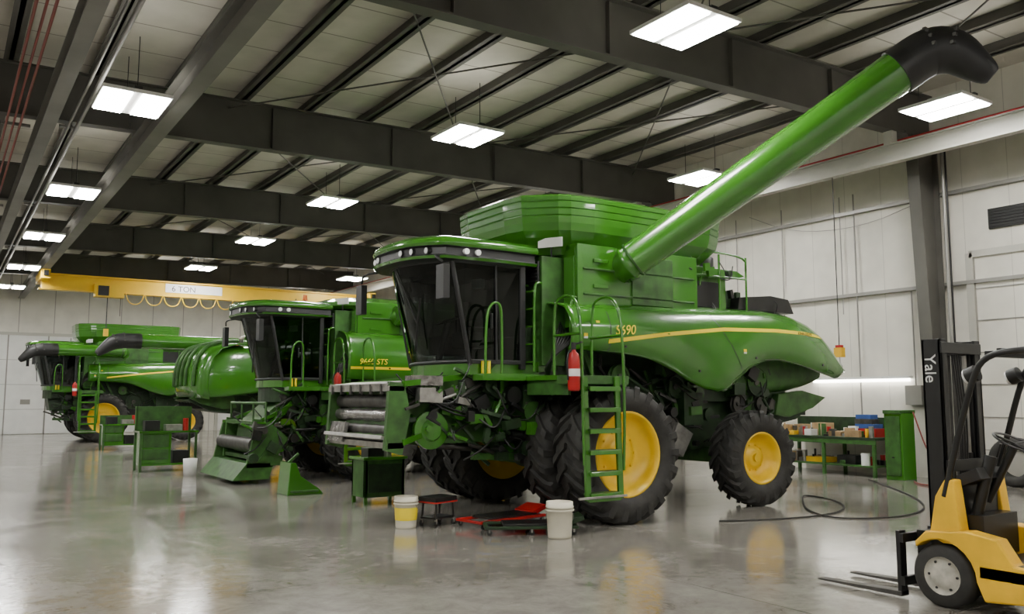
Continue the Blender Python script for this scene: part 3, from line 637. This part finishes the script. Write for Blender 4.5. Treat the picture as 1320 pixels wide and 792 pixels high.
for (x,y,z,r,h,m) in ((17.95,12.0,.9,.06,.2,YELB),(17.95,13.2,.9,.05,.18,WHITE),(18.1,13.15,.9,.05,.22,RED),(17.9,12.05,.26,.1,.28,WHITE)):
    b.cyl((x,y,z),(x,y,z+h),r,m,seg=12)
R=random.Random(4); cm=[RED,STEEL,STEELD,BLK,CARD,WHITE,STEELD,GREEND,BLKP,BLK,CARD]
for k in range(90):
    z=.9 if k<60 else .26; x=R.uniform(17.85,18.55); y=R.uniform(11.8,14.4); m=R.choice(cm)
    if R.random()<.6: h=R.uniform(.04,.26); b.box((x,y,z+h/2),(R.uniform(.05,.2),R.uniform(.05,.26),h),m,(0,0,R.uniform(-.6,.6)))
    else: h=R.uniform(.08,.3); b.cyl((x,y,z),(x,y,z+h),R.uniform(.02,.06),m,seg=10)
b.obj('tools_and_supplies',W,.004)
b=B(); b.mm((17.7,11.0,0),(18.2,11.42,1.5),GREEN); b.mm((17.66,11.04,.1),(17.7,11.38,1.4),GREEND); b.cyl((17.68,11.2,.5),(17.62,11.2,.5),.02,BLK,seg=8); b.mm((17.65,11.0,1.46),(18.25,11.42,1.54),GREEND); b.obj('storage_cabinet',None,.01)
b=B(); b.lathe([(.3,-.1),(.33,-.15),(.45,-.17),(.5,-.1),(.5,.1),(.45,.17),(.33,.15),(.3,.1)],(0,0,0),(1,0,0),RUB,32,True)
ms=b.mesh('spare_tire'); inst(ms,'spare_tire',(18.45,9.0,.5),None,(0,0,0)); 
# ------------------------------------------------------------------ floor items
def bucket(loc,label):
    b=B(); b.lathe([(.01,0),(.13,0),(.135,.02),(.15,.33),(.16,.335),(.16,.35),(.153,.355),(.153,.40),(.145,.40),(.135,.05),(.01,.04)],(0,0,0),(0,0,1),PLAST,28)
    b.lathe([(.163,.30),(.166,.31),(.163,.32)],(0,0,0),(0,0,1),PLAST,28)
    if label: b.lathe([(.1415,.1),(.1505,.26)],(0,0,0),(0,0,1),YSTR,28)
    b.sweep([(.158*math.cos(t),.158*math.sin(t)*.95,.31-.16*math.sin(t)) for t in [math.pi*i/12 for i in range(13)]],.004,STEEL,6)
    o=b.obj('plastic_bucket'); o.location=loc; o.rotation_euler=(0,0,-1.2); return o
bucket((5.57,11.0,0),True).scale=(1.08,1.08,1.08); bucket((6.84,9.1,0),False).scale=(1.15,1.15,1.15)
b=B(); b.mm((-.22,-.17,.34),(.22,.17,.41),BLK); b.mm((-.2,-.15,.10),(.2,.15,.13),BLK); b.mm((-.23,-.18,.325),(.23,.18,.345),RED)
for x in (-.18,.18):
    for y in (-.14,.14): b.bar((x,y,.1),(x*.9,y*.9,.34),.025,.025,BLK); b.lathe([(.001,-.015),(.04,-.015),(.04,.015),(.001,.015)],(x,y,.04),(0,1,0),BLK,14); b.mm((x-.012,y-.02,.04),(x+.012,y+.02,.11),STEEL)
o=b.obj('mechanic_stool',None,.006); o.location=(6.05,10.95,0); o.rotation_euler=(0,0,.3)
def creeper(loc,rz,m):
    b=B(); L=1.0
    for s in (-1,1): b.bar((-L/2,s*.2,.08),(L/2,s*.2,.08),.04,.03,m)
    for x in (-.48,-.1,.25,.48): b.mm((x-.02,-.2,.065),(x+.02,.2,.09),m)
    b.mm((-.3,-.17,.09),(.4,.17,.115),BLK); b.box((.46,0,.14),(.22,.32,.05),m,(0,-.3,0))
    for x in (-.45,0,.45):
        for y in (-.2,.2): b.lathe([(.001,-.012),(.03,-.012),(.03,.012),(.001,.012)],(x,y,.03),(0,1,0),BLK,12); b.mm((x-.01,y-.015,.03),(x+.01,y+.015,.07),STEEL)
    o=b.obj('mechanic_creeper',None,.004); o.location=loc; o.rotation_euler=(0,0,rz); o.scale=(1.25,1.25,1.25)
creeper((6.85,10.5,0),.15,RED); creeper((6.75,9.65,0),-.5,GREENM)
b=B(); b.mm((0,0,.12),(.75,.55,.75),GREEND); b.mm((-.04,-.04,.75),(.79,.59,.8),GREEN); b.mm((.06,-.02,.2),(.69,.0,.68),GREENM)
for x in (.03,.72):
    for y in (.03,.52): b.mm((x-.03,y-.03,0),(x+.03,y+.03,.8),GREEN)
b.mm((.1,.1,.8),(.4,.4,.95),BLK); b.cyl((.55,.3,.8),(.55,.3,1.0),.08,STEEL); o=b.obj('parts_cabinet',None,.006); o.location=(6.1,13.6,0)
b=B(); b.prism([(0,0),(.7,0),(.62,.1),(.25,.35),(.15,.6),(.05,.6)],0,.6,GREEN); b.mm((.05,-.02,.05),(.6,0,.09),GREEND); b.bar((.1,.3,.58),(.3,.3,.75),.05,.05,GREEND); b.obj('parts_stand',None,.01).location=(5.5,15.7,0)
def cart(loc,w=1.3,d=.7,h=1.0,sh=1.6,closed=True):
    b=B()
    for x in (0,w):
        for y in (0,d): b.mm((x-.03,y-.03,0),(x+.03,y+.03,sh if y else h),GREEND)
    b.mm((-.05,-.05,h-.05),(w+.05,d+.05,h),GREEN); b.mm((0,0,.15),(w,d,.2),GREEN); b.mm((0,d-.03,h),(w,d,sh),GREEND)
    if closed: b.mm((0,.02,.2),(w*.55,d,h-.05),GREEN); b.mm((.05,0,.3),(w*.5,.02,.55),GREEND); b.mm((.05,0,.6),(w*.5,.02,.9),GREEND)
    b.mm((.1,.1,h),(.45,.4,h+.25),BLK); b.mm((.6,.15,h),(1.0,.45,h+.15),STEEL); b.cyl((w*.85,.3,h),(w*.85,.3,h+.3),.07,RED,seg=10)
    b.mm((w*.6,.1,.2),(w*.9,.5,.5),BLK)
    o=b.obj('tool_workbench',None,.006); o.location=loc
cart((4.2,22.6,0)); cart((4.9,33.0,0),1.2,.7,.9,1.2)
b=B(); b.lathe([(.01,0),(.14,0),(.16,.4),(.15,.4),(.13,.03),(.01,.03)],(0,0,0),(0,0,1),WHITE,20); b.sweep([(.158*math.cos(t),.158*math.sin(t),.38-.1*math.sin(t)) for t in [math.pi*i/10 for i in range(11)]],.005,STEEL,6); o=b.obj('plastic_bucket'); o.location=(5.0,21.0,0)
b=B(); b.sweep(smooth([(9.6,8.9,.015),(11.0,8.4,.015),(12.2,8.6,.015),(13.2,9.4,.015),(13.6,10.5,.015),(12.8,9.9,.015),(11.6,8.9,.015),(11.2,8.0,.015),(12.6,7.6,.015),(14.5,8.6,.015),(17.3,11.6,.015)],3),.013,RUB,6); b.obj('air_hose')
b=B(); b.sweep(smooth([(17.6,10.7,.02),(17.0,10.2,.02),(17.3,9.6,.02),(17.9,9.7,.02),(17.95,10.5,.4),(18.0,10.9,1.5)],3),.018,REDP,6); b.obj('red_hose')
# ------------------------------------------------------------------ forklift (faces +Y)
F=empty('forklift',(7.76,4.24,0))
b=B()
def ftire(b,x0,x1,y,r):
    xm=(x0+x1)/2; w=abs(x1-x0)/2
    b.lathe([(r*.6,-w),(r*.9,-w),(r,-w*.75),(r,w*.75),(r*.9,w),(r*.6,w)],(xm,y,r),(1,0,0),RUB,32)
    for s in (-1,1): b.lathe([(r*.62,s*w),(r*.56,s*w*.9),(r*.5,s*w*.75),(r*.36,s*w*.95),(r*.18,s*w*1.0),(.001,s*w*1.0)],(xm,y,r),(1,0,0),HUB,28)
    for k in range(6):
        a=k*math.pi/3
        for s in (-1,1): b.cyl((xm+s*w*.5,y+math.cos(a)*r*.46,r+math.sin(a)*r*.46),(xm+s*w*.9,y+math.cos(a)*r*.46,r+math.sin(a)*r*.46),.012,BLK,seg=6)
ftire(b,-.44,-.24,0,.27); ftire(b,.24,.44,0,.27); ftire(b,-.42,-.24,-1.35,.22); ftire(b,.24,.42,-1.35,.22)
b.cyl((-.25,0,.25),(.25,0,.25),.09,BLK); b.cyl((-.25,-1.35,.22),(.25,-1.35,.22),.06,BLK)
b.obj('wheels',F)
b=B()
arch=[(.31*math.cos(a)-.0,.27+.31*math.sin(a)) for a in [math.radians(180-15*i) for i in range(10)]]
for s in (-1,1):
    prof=[(-1.75,.25),(-.37,.12)]+arch+[(.22,.54),(.12,.64),(-.25,.68),(-.5,.64),(-.62,.45),(-1.0,.42),(-1.15,.5),(-1.75,.5)]
    b.prism(prof,s*.30,s*.47,YELB,'x')
b.mm((-.47,-1.2,.3),(.47,-.33,.42),YELB)
b.mm((-.44,-.75,.42),(.44,-.34,.45),BLK)
for s in (-1,1): b.prism([(-.02,.55),(.10,.6),(.03,.95),(-.06,1.1),(-.14,1.1),(-.2,.55)],s*.44,s*.30,YELB,'x')
b.mm((-.30,-.14,.5),(.30,-.08,1.05),BLK)
b.prism([(-1.75,.5),(-.95,.5),(-.85,.55),(-.88,.92),(-1.7,.95)],-.42,.42,YELB,'x')
b.prism([(-1.6,.2),(-1.6,1.0),(-1.95,1.0),(-2.12,.8),(-2.12,.3),(-1.95,.2)],-.46,.46,YELB,'x')
b.obj('body',F,.02)
b=B()
b.box((0,-1.1,1.0),(.5,.5,.12),BLKP); b.box((0,-1.38,1.28),(.5,.12,.55),BLKP,(.15,0,0))
b.cyl((0,-.2,.9),(0,-.45,1.38),.035,BLK); b.lathe([(.17,-.012),(.19,0),(.17,.012),(.15,0)],(0,-.46,1.42),(0,-.5,1),BLK,24,True)
for a in (0,2.1,4.2): b.cyl((0,-.46,1.41),(.17*math.cos(a),-.46+.15*math.sin(a),1.42+.075*math.sin(a)),.012,BLK,seg=6)
b.box((-.10,-.2,1.12),(.4,.20,.10),BLKP,(-.4,0,0)); b.cyl((-.2,-.15,.6),(-.1,-.3,1.3),.05,BLK)
for x in (.12,.2,.28): b.cyl((x,-.18,1.1),(x,-.28,1.4),.012,BLK,seg=6)
b.mm((-.28,-.3,.45),(.3,-.15,.8),BLK)
for s in (-1,1):
    b.sweep(smooth([(s*.42,-.05,.95),(s*.42,-.16,1.35),(s*.42,-.34,1.95),(s*.42,-.45,2.15),(s*.42,-.7,2.2),(s*.42,-1.4,2.2),(s*.42,-1.7,2.12),(s*.42,-1.78,1.8),(s*.42,-1.85,.98)]),.028,BLK,8)
    b.cyl((s*.36,-.36,2.02),(s*.36,-.28,1.99),.07,BLK); b.cyl((s*.36,-.28,1.99),(s*.36,-.26,1.985),.062,LAMP)
for i in range(8): b.mm((-.42,-.6-.13*i,2.18),(.42,-.56-.13*i,2.22),BLK)
b.mm((-.42,-.52,2.15),(.42,-.46,2.2),BLK)
b.obj('overhead_guard',F,.006)
b=B()
my=.10; mc_=.08; mh=.34
for s in (-1,1):
    x=mc_+s*mh
    b.mm((x,my-.09,.14),(x-s*.03,my+.09,2.34),BLK); b.mm((x,my-.09,.14),(x-s*.10,my-.065,2.34),BLK); b.mm((x,my+.065,.14),(x-s*.10,my+.09,2.34),BLK)
    b.mm((x-s*.05,my-.05,.16),(x-s*.11,my+.07,2.30),BLKP); b.mm((x-s*.11,my-.02,.2),(x-s*.125,my+.05,2.28),STEELD)
    b.cyl((x-s*.16,my-.02,.15),(x-s*.16,my-.02,1.3),.032,BLK); b.cyl((x-s*.16,my-.02,1.3),(x-s*.16,my-.02,2.2),.02,STEEL)
for z in (.35,1.2,2.26): b.mm((mc_-mh,my-.1,z-.05),(mc_+mh,my-.06,z+.05),BLK)
b.mm((mc_-mh+.02,my-.0,2.2),(mc_+mh-.02,my+.06,2.32),BLK)
for x in (-.0,.05,.13): b.mm((x-.012,my,.3),(x+.012,my+.03,2.2),STEELD)
for k in range(4): b.sweep(smooth([(.0+.04*k,my-.05,2.2),(.02+.04*k,my-.09,1.5),(-.02+.03*k,my-.06,.8),(.0,my-.05,.5)]),.01,BLK,6)
b.mm((-.42,my+.26,.12),(.42,my+.30,.2),BLK); b.mm((-.42,my+.26,.5),(.42,my+.30,.58),BLK); b.mm((-.2,my+.08,.15),(-.14,my+.26,.6),BLK); b.mm((.2,my+.08,.15),(.26,my+.26,.6),BLK)
for x in (-.36,.16):
    b.mm((x-.05,my+.30,.03),(x+.05,my+.34,.6),BLK)
    b.hexa([(x-.06,my+.30,.02),(x+.06,my+.30,.02),(x+.05,1.3,.02),(x-.05,1.3,.02),(x-.06,my+.30,.065),(x+.06,my+.30,.065),(x+.05,1.3,.035),(x-.05,1.3,.035)],STEELD)
b.mm((-.25,-.02,.12),(.25,.1,.2),BLK)
b.obj('mast',F,.004)
text('mast_lettering','Yale',(mc_-mh-.004,my+.06,2.20),(math.pi/2,math.pi/2,-math.pi/2),.15,WHITE,F)
# ------------------------------------------------------------------ world + camera
w=D.worlds.new('world'); C.scene.world=w; w.use_nodes=True
w.node_tree.nodes['Background'].inputs[0].default_value=(.5,.55,.6,1); w.node_tree.nodes['Background'].inputs[1].default_value=.3
cam=D.cameras.new('camera'); co=D.objects.new('camera',cam); C.collection.objects.link(co)
cam.sensor_width=36; cam.lens=30.0; cam.clip_end=200
co.location=(0,0,1.8); co.rotation_euler=(math.radians(90+6.12),0,math.radians(-33.8))
C.scene.camera=co
